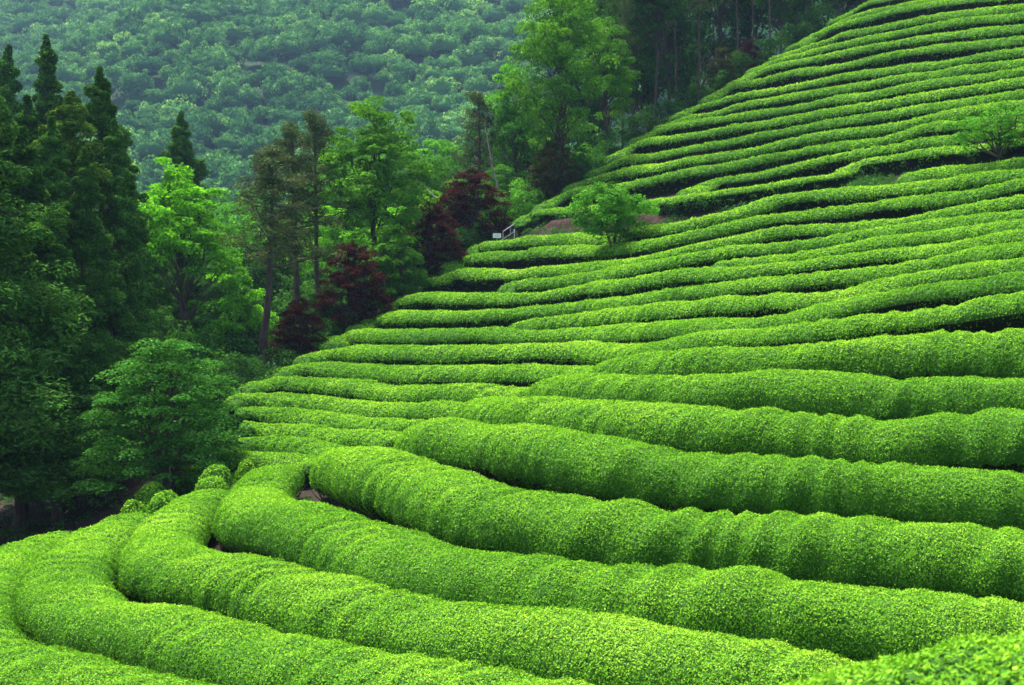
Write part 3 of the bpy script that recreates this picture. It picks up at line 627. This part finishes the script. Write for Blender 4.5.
# trees along the upper tree line
GU = 'trees of the upper forest edge'
UP = [('pineT', 14, 698, 74, -60, .75, 'pine', None, 'thick pale-barked pine, most visible trunk of the upper tree line'),
 ('pineT', 14, 738, 80, -75, .6, 'pine', None, 'left of a pair of thin pines above the tea field edge'),
 ('pineT', 14, 752, 79, -70, .6, 'pine', None, 'right of a pair of thin pines above the tea field edge'),
 ('darkB', 12, 655, 75, -60, .8, 'tree', None, 'dark broadleaf tree left of the thick pale-barked pine'),
 ('darkA', 11, 632, 77, -20, .8, 'tree', None, 'dark spreading tree right of the big fresh green tree'),
 ('darkB', 12, 668, 86, -40, .8, 'tree', None, 'dark tree deep behind the thick pale-barked pine'),
 ('darkB', 12, 718, 88, -75, .8, 'tree', None, 'dark tree between the thick pine and the thin pair'),
 ('darkA', 11, 782, 84, -65, .8, 'tree', None, 'dark tree above the reddish maple at the upper tree line'),
 ('darkB', 12, 806, 86, -95, .75, 'tree', None, 'dark tree second from the right at the upper tree line'),
 ('darkA', 11, 838, 90, -110, .8, 'tree', None, 'rightmost dark tree at the upper tree line'),
 ('darkA', 11, 650, 92, -70, .95, 'tree', None, 'deep shaded crown behind the left part of the upper forest'),
 ('darkB', 12, 745, 96, -110, .95, 'tree', None, 'deep shaded crown behind the thin pair of pines'),
 ('darkA', 11, 800, 98, -130, .95, 'tree', None, 'deep shaded crown behind the right part of the upper forest'),
 ('darkA', 11, 866, 93, -120, .8, 'tree', None, 'dark tree where the tree line meets the top edge'),
 ('darkB', 12, 852, 100, -100, .8, 'tree', None, 'dim tree behind the top end of the tree line'),
 ('darkA', 11, 700, 98, -60, .9, 'tree', None, 'shadowy tree far inside the upper forest'),
 ('pineT', 14, 676, 80, -60, .55, 'pine', None, 'thin dark pine just left of the thick pale-barked pine'),
 ('pineT', 14, 771, 82, -90, .6, 'pine', None, 'dark straight pine right of the thin pair'),
 ('pineT', 14, 622, 72, -50, .5, 'pine', None, 'thin pine between the green tree and the dark spreading tree'),
 ('darkA', 11, 598, 84, -30, .85, 'tree', None, 'dark crown behind the big fresh green tree at the top edge')]
for key, H0, px, D, yt, w, cat, lf, lab in UP:
    put(key, H0, px, D, yt, 'pine_tree' if cat == 'pine' else 'forest_tree', cat, lab, GU, w, leaf=lf)
put('mapleR', 3.6, 748, 79, 42, 'red_maple', 'maple', 'dim reddish maple in the shade at the upper tree line', wid=.85)
put('mapleR', 3.6, 722, 77, 50, 'red_maple', 'maple', 'small rusty red maple by the thin pair of pines', wid=.75, leaf='rust')

# understorey along the field edge
GS = 'shrubs along the edge of the tea field'
SH = [(248,43.5,352,'shrubA','at the foot of the straight pine'),(222,42,372,'shrubA','behind the layered green maple, by the hedge ends'),(275,46,345,'shrubA','under the smallest red maple, left side'),
 (318,49,318,'shrubB','between the smallest and the broad red maple'),(340,50,306,'shrubA','under the broad red maple'),(372,53,282,'shrubB','beneath the fresh green maple'),(402,55,268,'shrubB','left of the near-black red maple'),
 (420,56.5,262,'shrubB','below the near-black red maple'),(455,60,228,'shrubA','between the near-black red maple and the white sign'),(478,61.5,222,'shrubB','just behind the white sign'),(512,63.5,190,'shrubB','above the handrail'),
 (530,65,178,'shrubB','right of the handrail, below the rusty maple'),(545,66,172,'shrubA','in front of the rusty green maple'),(572,67,158,'shrubA','at the left end of the upper hedges'),(596,69,140,'shrubB','bright bush by the upper field edge'),
 (616,70.5,128,'shrubA','dark bush by the upper field edge'),(640,72,112,'shrubA','left of the thick pine by the field edge'),(664,73,98,'shrubA','close left of the thick pine trunk'),(690,75,82,'shrubA','right beside the thick pine trunk'),
 (716,76.5,68,'shrubA','under the small rusty red maple'),(742,78,52,'shrubA','under the dim reddish maple'),(770,79.5,36,'shrubA','third from the top of the tree line'),(796,81,22,'shrubA','second from the top of the tree line'),(822,82.5,5,'shrubA','highest on the tree line'),
 (205,39.5,418,'shrubA','in the dark gap right of the layered maple'),(222,40.5,402,'shrubA','by the end of the fourth lower hedge'),(212,37,440,'shrubA','low in the dark gap beside the hedge ends'),(190,38,425,'shrubA','hidden behind the layered maple crown'),(232,41.5,388,'shrubA','by the end of the third lower hedge'),
 (196,44,360,'shrubA','dark mass left of the layered maple top'),(170,46,330,'shrubA','under the bright green tree'),(205,48,318,'shrubB','right of the bright green tree trunk'),(232,50,322,'shrubA','below the yellow-green sapling')]
for px, D, yt, key, w in SH:
    loc = at(px, D); h = max(.8, hh(yt, D, loc)); s = h / 2
    plant(key, 'shrub', 'shrub', 'leafy shrub ' + w, loc, min(max(s, .9), 1.6), R.uniform(0, 6), GS, s)

# fill trees standing lower behind the front ones
GB = 'background trees between the field and the mountain'
BG = [(205,70,205,'broadB','mid','mid-green tree behind the bright tree, left side'),(232,76,215,'broadA','mid','broad tree behind the straight pine trunk'),(150,78,225,'darkA','dark','dark tree behind the conifer grove'),
 (282,68,228,'darkA','dark','dark tree between the pine trunks'),(335,66,206,'broadB','bright','bright crown between the right pine and the rounded tree'),(345,74,165,'broadA','mid','mid-green crown behind the right pine'),
 (415,72,150,'broadA','mid','tree right of the rounded light green tree'),(445,80,138,'broadB','mid','tree left of the grey-brown pine'),(398,66,205,'broadB','bright','bright low crown behind the green maple'),
 (460,70,178,'broadB','mid','crown just behind the highest red maple'),(505,84,118,'broadA','dark','dark tree between the grey-brown pine and big green tree'),(500,72,165,'broadB','mid','green crown above the white sign'),
 (530,78,105,'broadA','dark','dark crown under the big fresh green tree'),(255,62,245,'broadB','dark','low dark tree left behind the middle pine'),(310,84,190,'darkA','dark','dim tree high behind the three pines'),
 (190,60,235,'darkA','dark','dim tree directly behind the bright tree trunk'),(222,58,262,'darkA','dark','low dim tree right of the bright tree'),(128,62,240,'darkA','dark','dim tree inside the left grove'),
 (565,82,90,'darkA','dark','dim tree behind the big green tree trunks'),(240,95,190,'broadA','mid','distant rounded tree left of the pine crowns'),(375,95,140,'broadA','mid','distant rounded tree behind the light green tree'),(300,57,280,'shrubA','dark','low thicket behind the smallest red maple'),
 (335,60,262,'shrubA','dark','low thicket behind the broad red maple'),(270,58,290,'shrubA','dark','low thicket behind the straight pine'),(80,60,300,'shrubA','dark','thicket in the shade of the left grove')]
for px, D, yt, key, lf, lab in BG:
    loc = at(px, D); h = max(2.0, hh(yt, D, loc)); H0 = {'broadA': 10, 'broadB': 10, 'darkA': 11, 'shrubA': 2}[key]; s = h / H0
    plant(key, 'forest_tree' if key != 'shrubA' else 'thicket', 'tree' if key != 'shrubA' else 'thicket', lab, loc, max(s, .62) * (1 if key != 'shrubA' else .9), R.uniform(0, 6), GB, s, lf if lf != 'mid' or key != 'broadA' else None)

# the leaning bare trunks
def bare(label, p0, p1, r0, r1, name='bare_trunk'):
    p0 = np.array(p0); p1 = np.array(p1); mb = MB(); pth = limb((0, 0, 0), p1 - p0, 7, 0, .005); tube(mb, pth, np.linspace(r0, r1, 7), 8, wob=.1)
    for k in range(4):
        a = pth[3 + k % 4]; tube(mb, limb(a, a + R.normal(0, .4, 3) + np.array([0, 0, .3]), 4), np.linspace(r1 * .6, .008, 4), 5)
    o = mb.build(name, [M['bark_pale']]); o.location = p0; return tag(o, label, 'dead tree')
g0 = at(500, 66)
bare('pale leaning bare trunk above the highest red maple', P3(502, 210, 66), P3(485, 127, 67), .06, .03)
bare('thin pale fallen pole leaning left of the highest red maple', P3(438, 200, 61), P3(398, 163, 62), .05, .03)

# shrub and tree standing among the hedges
loc = at(614, 47.5); loc = P3(614, 241, 47.5); plant('bankshrub', 'shrub', 'shrub', 'rounded leafy shrub standing alone on the red soil bank', loc, 1.1, .7, None, 1.03)
loc = P3(1000, 172, 42.3); plant('airy', 'small_tree', 'tree', 'small airy tree alone between hedges near the right edge', loc, 1.02, 1.1, None, .95, leaf='mid')

rm = [q for q in rows if 'above red soil' in q['lab']][0]; c = rm['c'][::2]; c = c[CX + F * c[:, 0] / c[:, 1] < 735]; n2 = cross(c); Vs, ss_, tl_ = sections(rm, T); sgn = -np.sign(np.median(tl_)); 
mb = MB(); strip = []
for t_, dz_ in ((.0, .0), (.35, .02), (.62, -.04), (.80, -.22), (.90, -.50), (.98, -.85), (1.06, -1.2), (1.15, -1.6)):
    q = np.c_[c[:, :2] + sgn * n2 * t_, c[:, 2] - rm['h'] + dz_]; j_ = np.c_[q[:, :2], np.full(len(q), dz_)]
    fade_ = np.clip(np.minimum(np.arange(len(q)), len(q) - 1 - np.arange(len(q))) / 9, 0, 1)[:, None]; q[:, 2:] -= (1 - fade_) * 1.3 * min(1, t_ + .3)
    q[:, :2] += sgn * n2 * (.16 * vn(j_, 1.7, 4) + .07 * vn(j_, 5.0, 5))[:, None] * min(1, t_ * 1.5); q[:, 2] += .05 * vn(j_, 4, 6); strip.append(q)
S_ = np.stack(strip, 1); nn_ = len(c); i = np.arange(nn_ - 1)[:, None] * 8; j = np.arange(7)[None]
mb.add(S_, np.stack([i + j, i + j + 1, i + 8 + j + 1, i + 8 + j], -1).reshape(-1, 4)); M['bank'] = noise_mat('red_earth', (.016, .010, .008), (.062, .034, .025), scale=4, c3=(.034, .019, .014), bump=1.0)
tag(mb.build('soil_bank', [M['bank']]), 'bare red earth bank cut below a tea hedge', kind='structure')

mb = MB(); pw = []
cc = rm['c']; nc = cross(cc); pxs = CX + F * cc[:, 0] / cc[:, 1]
for k in range(len(cc)):
    for _ in range(5 if 735 < pxs[k] < 930 else (2 if pxs[k] < 735 else 1)):
        t_ = R.uniform(.55, 1.9) if pxs[k] > 735 else R.choice([R.uniform(.3, .6), R.uniform(1.0, 1.5)])
        xy = cc[k, :2] + sgn * nc[k] * t_ + R.normal(0, .1, 2); zz = float(ground(xy[:1], xy[1:])[0])
        if t_ < .62: zz = cc[k, 2] - rm['h']
        pw.append((xy[0], xy[1], zz + .06))
pw = np.array(pw); q, t = clump_leaves(pw, np.stack([R.uniform(.10, .26, len(pw))] * 3, 1), 30, .085, .4, 33); mb.leaves(q, t)
tag(mb.build('weeds', [M['weed']]), 'weeds and grass tufts scattered over the red earth bank', 'weeds', kind='stuff')

# round clipped bushes at the bottom of the slope
GR = 'small round clipped bushes by the layered maple'
for px, py, D, rx, rz_, lab in [(215,466,30.5,.46,.42,'largest round clipped bush, front of the pair below the hedges'),(212,477,29.6,.46,.30,'flat round bush at the foot of the largest one'),(246,463,31.5,.30,.32,'round bush right of the largest one'),
   (182,468,34,.55,.3,'low wide dark bush behind the round pair'),(152,484,31,.42,.26,'low round bush beside the maple trunk'),(164,493,28.8,.44,.30,'bright round bush right of the maple trunk foot'),(133,503,28.8,.34,.24,'smallest round bush, left of the maple trunk foot')]:
    top = P3(px, py, D); gz = at(px, D)[2]; h = max(.45, top[2] - gz)
    th, ph = np.meshgrid(np.linspace(.02, np.pi / 2 + .35, 14), np.linspace(0, 2 * np.pi, 25)); n_ = np.stack([np.sin(th) * np.cos(ph), np.sin(th) * np.sin(ph), np.cos(th)], -1)
    sc_ = np.array([rx, rx, h * .75]); V = n_ * sc_ * (1 + .10 * vn(n_ * 1.0 + px, 1.6, 4))[..., None] + np.array([0, 0, h * .28])
    mb = MB(); i = np.arange(24)[:, None] * 14; j = np.arange(13)[None]; mb.add(V * .97, np.stack([i + j, i + j + 1, i + 14 + j + 1, i + 14 + j], -1).reshape(-1, 4), .3, 1)
    k = 1500; ii = R.integers(0, 24, k); jj = (R.random(k) ** .6 * 13).astype(int); fu = R.random(k)[:, None]; fv = R.random(k)[:, None]
    pos = (V[ii, jj] * (1 - fu) + V[ii + 1, jj] * fu) * (1 - fv) + V[ii, jj + 1] * fv; nn = n_[ii, jj]
    q = leafquads(pos + nn * R.normal(.01, .015, k)[:, None], nrm(nn + R.normal(size=(k, 3)) * .6), R.uniform(.06, .1, k), R.uniform(.03, .05, k))
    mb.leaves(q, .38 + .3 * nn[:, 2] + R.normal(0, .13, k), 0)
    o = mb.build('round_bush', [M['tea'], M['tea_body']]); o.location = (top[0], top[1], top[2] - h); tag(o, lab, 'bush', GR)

# weeds between the terraces and along the edges
mb = MB(); pts = []
for x0, x1, y0, y1, n, D0 in [(415,508,283,290,240,51),(533,600,196,206,90,59),(848,905,172,186,260,46),(720,850,190,205,60,48),(905,1020,160,175,90,44),(600,690,200,212,40,52),(525,690,226,236,70,58),(545,600,222,232,30,58),(395,470,262,285,60,56),(500,640,228,238,70,0),(180,330,350,440,0,44)]:
    for k in range(n):
        x = R.uniform(x0, x1); y = R.uniform(y0, y1); D = float(DF(np.array([[x, y]]))[0]) + .2; X = (x - CX) / F * D
        pts.append((X, D, float(ground(np.array([X]), np.array([D]))[0]) + .08))
for rr_ in [q for q in rows if q['kind'] == 'near']:
    nn2 = cross(rr_['c'])
    for k in range(0, len(rr_['c']), 5):
        if R.random() < .5: continue
        xy = rr_['c'][k, :2] + nn2[k] * R.uniform(.8, .98) * R.choice([-1, 1]); pts.append((xy[0], xy[1], float(ground(xy[:1], xy[1:])[0]) + .03))
for k in range(800):                                           # under the left grove
    X = R.uniform(-25, -7); D = R.uniform(33, 50); pts.append((X, D, float(ground(np.array([X]), np.array([D]))[0]) + .05))
for k in range(900):                                           # forest floor and field edge
    t = R.random(); px = 190 + 640 * t; D = 41 + 41 * t ** .8 + R.uniform(0, 5); X = (px + R.normal(0, 8) - 14 - CX) / F * D
    pts.append((X, D, float(ground(np.array([X]), np.array([D]))[0]) + .1))
pts = np.array(pts); rs = np.stack([R.uniform(.12, .32, len(pts))] * 3, 1) * np.array([1, 1, .8])
q, t = clump_leaves(pts, rs, 28, .09, .4, 31); mb.leaves(q, t)
tag(mb.build('weeds', [M['weed']]), 'low weeds and ferns growing between the hedges and along the forest edge', 'weeds', kind='stuff')

# ------------------------------------------------------------------ sign and handrail
sg = empty('sign', P3(497, 245, 58.2)); sg.rotation_euler = (0, 0, .05); tag(sg, 'small white rectangular sign on a post at the left end of the hedges', 'sign')
W_ = 8.2 / F * 58.2; H_ = 4.6 / F * 58.2; zc = 9.4 / F * 58.2
mb = MB(); box(mb, (0, 0, zc), (W_, .03, H_)); mb.build('board', [M['white']], sg)
mb = MB()
for k, w_ in ((.055, .62), (-.0, .7), (-.055, .5)): box(mb, (0, -.018, zc + k), (W_ * w_, .004, .012))
mb.build('faint_print', [M['print']], sg)
mb = MB(); tube(mb, [(0, .03, -.5), (0, .03, zc)], .02, 6); mb.build('post', [M['steel']], sg)
Dr = 59.3
hr = empty('handrail', P3(500, 245, Dr)); tag(hr, 'grey pipe handrail climbing the steps beside the white sign', 'handrail'); o0 = np.array(hr.location)
def rail(name, a, b, r_): mb = MB(); tube(mb, [np.array(a) - o0, (np.array(a) + np.array(b)) / 2 - o0, np.array(b) - o0], r_, 7); return mb.build(name, [M['steel']], hr)
rail('top_rail', P3(503, 231.6, Dr), P3(522, 218.6, Dr + 1.8), .022); rail('lower_rail', P3(499, 242, Dr), P3(515, 231, Dr + 1.5), .022)
for a, b in ((P3(510.5, 226.4, Dr + .7), P3(510.5, 236, Dr + .7)), (P3(503, 231.6, Dr), P3(503, 244, Dr)), (P3(522, 218.6, Dr + 1.8), P3(522, 229, Dr + 1.8))): rail('post', a, b, .024)
mk = MB(); box(mk, (0, 0, .1), (.055, .03, .17)); tube(mk, [(0, 0, -.3), (0, 0, .02)], .012, 5); o = mk.build('marker_stake', [M['white']]); o.location = P3(514.3, 233, Dr); tag(o, 'tiny white marker stake beside the handrail post', 'marker')

# ------------------------------------------------------------------ the wooded mountain: one mass of crowns
tmpl = []
for k in range(7):
    n = 34; cs = []
    for i in range(n):
        a = R.uniform(0, 6.28); r_ = math.sqrt(R.random()) * .9; cs.append((math.cos(a) * r_, math.sin(a) * r_, .6 * math.sqrt(max(0, 1 - r_ ** 2)) - (.22 if i % 3 == 0 else 0) + R.normal(0, .07)))
    cs = np.array(cs); rs = np.stack([R.uniform(.15, .32, n)] * 3, 1) * np.array([1, 1, .7])
    q, t = clump_leaves(cs, rs, 31, .115, .8, 40 + k, shell=.75, up=.6); tmpl.append((q, t))
th_, ph_ = np.meshgrid(np.linspace(.03, 2.2, 7), np.linspace(0, 2 * np.pi, 13)); CORE = np.stack([np.sin(th_) * np.cos(ph_), np.sin(th_) * np.sin(ph_), .62 * np.cos(th_)], -1).reshape(-1, 3)
CORE = CORE * (1 + .18 * vn(CORE, 1.7, 2))[:, None]
i_ = np.arange(12)[:, None] * 7; j_ = np.arange(6)[None]; CF = np.stack([i_ + j_, i_ + j_ + 1, i_ + 7 + j_ + 1, i_ + 7 + j_], -1).reshape(-1, 4)
mb = MB(); cnt = 0; placed = []
Y = 205.0
while Y < 475:
    sp = 5.8; X = -.47 * Y - R.uniform(0, 6)
    while X < .33 * Y:
        x = X + R.uniform(-2.8, 2.8); y = Y + R.uniform(-2.8, 2.8); placed.append((x, y)) if x < .10 * y or R.random() < .6 else None; X += sp * R.uniform(.8, 1.2)
    Y += 4.8
placed = np.array(placed); gz = ground(placed[:, 0], placed[:, 1]); tn = vn(np.c_[placed, gz * 0], .02, 8) * .14 + R.normal(0, .14, len(placed))
for (x, y), z, t_ in zip(placed, gz, tn):
    q, t = tmpl[R.integers(7)]; s = 2.5 + 3.0 * R.random() ** 1.3; a = R.uniform(0, 6.28); c_, s_ = math.cos(a), math.sin(a)
    Rm = np.array([[c_, s_, 0], [-s_, c_, 0], [0, 0, 1]]) * s; v = q.reshape(-1, 3) @ Rm; v[:, 2] *= R.uniform(.9, 1.7); v = v + np.array([x, y, z + R.uniform(1.5, 4.5)])
    pale = .35 if R.random() < .012 else 0
    mb.add(v, np.arange(len(v)).reshape(-1, 4), np.repeat(t, 4) + t_ + pale, 0, False); cnt += len(t)
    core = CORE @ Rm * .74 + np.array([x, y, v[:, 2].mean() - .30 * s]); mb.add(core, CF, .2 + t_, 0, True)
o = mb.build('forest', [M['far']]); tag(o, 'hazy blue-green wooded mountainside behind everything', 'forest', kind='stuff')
print('forest crowns', len(placed), 'faces', cnt)

# ------------------------------------------------------------------ haze
hb = MB(); box(hb, (0, 430, 130), (1500, 1000, 400))
m, nt, N, L = mat_new('haze'); pv = N.new('ShaderNodeVolumePrincipled'); pv.inputs['Color'].default_value = (.42, .68, 1.0, 1); pv.inputs['Density'].default_value = .0002
pv.inputs['Anisotropy'].default_value = .2; oo = N.new('ShaderNodeOutputMaterial'); L.new(pv.outputs[0], oo.inputs['Volume'])
HZ = hb.build('haze', [m]); tag(HZ, 'thin bluish haze in the valley air', kind='stuff')
gz = ground(np.array([0., 300, -300, 0]), np.array([-60., 900, 900, 900]))
HZ.location = (0, 0, 0)

# ------------------------------------------------------------------ light, sky, camera
sc = bpy.context.scene
w = bpy.data.worlds.new('World'); sc.world = w; w.use_nodes = True; nt = w.node_tree
bg = nt.nodes['Background']; sky = nt.nodes.new('ShaderNodeTexSky'); sky.sky_type = 'NISHITA'; sky.sun_disc = False
EL, AZ = math.radians(66), math.radians(-40)                    # sun high, beyond the field to the left (azimuth from +Y towards +X)
sky.sun_elevation = EL; sky.sun_rotation = AZ; sky.air_density = 1.0; sky.dust_density = 4.0; sky.ozone_density = 1.0
nt.links.new(sky.outputs[0], bg.inputs[0]); bg.inputs[1].default_value = .115
sl = bpy.data.lights.new('sun', 'SUN'); sl.energy = 3.1; sl.angle = math.radians(14); sl.color = (1, .96, .88)
so = bpy.data.objects.new('sun', sl); COL.objects.link(so)
from mathutils import Vector
dv = Vector((math.sin(AZ) * math.cos(EL), math.cos(AZ) * math.cos(EL), math.sin(EL))); so.rotation_euler = dv.to_track_quat('Z', 'Y').to_euler(); so.location = (0, 0, 60)
cam = bpy.data.cameras.new('camera'); cam.lens = 45; cam.sensor_width = 36; cam.clip_end = 3000; cam.clip_start = .1
cam.dof.use_dof = True; cam.dof.focus_distance = 24; cam.dof.aperture_fstop = 3.5
co = bpy.data.objects.new('camera', cam); COL.objects.link(co); co.location = (0, 0, 0); co.rotation_euler = (math.pi / 2, 0, 0); sc.camera = co
sc.view_settings.view_transform = 'Standard'; sc.view_settings.look = 'None'; sc.view_settings.gamma = 1; sc.view_settings.exposure = 1.8
sc.cycles.use_denoising = True; sc.cycles.max_bounces = 6; sc.cycles.transparent_max_bounces = 4; sc.cycles.diffuse_bounces = 3; sc.cycles.volume_bounces = 0
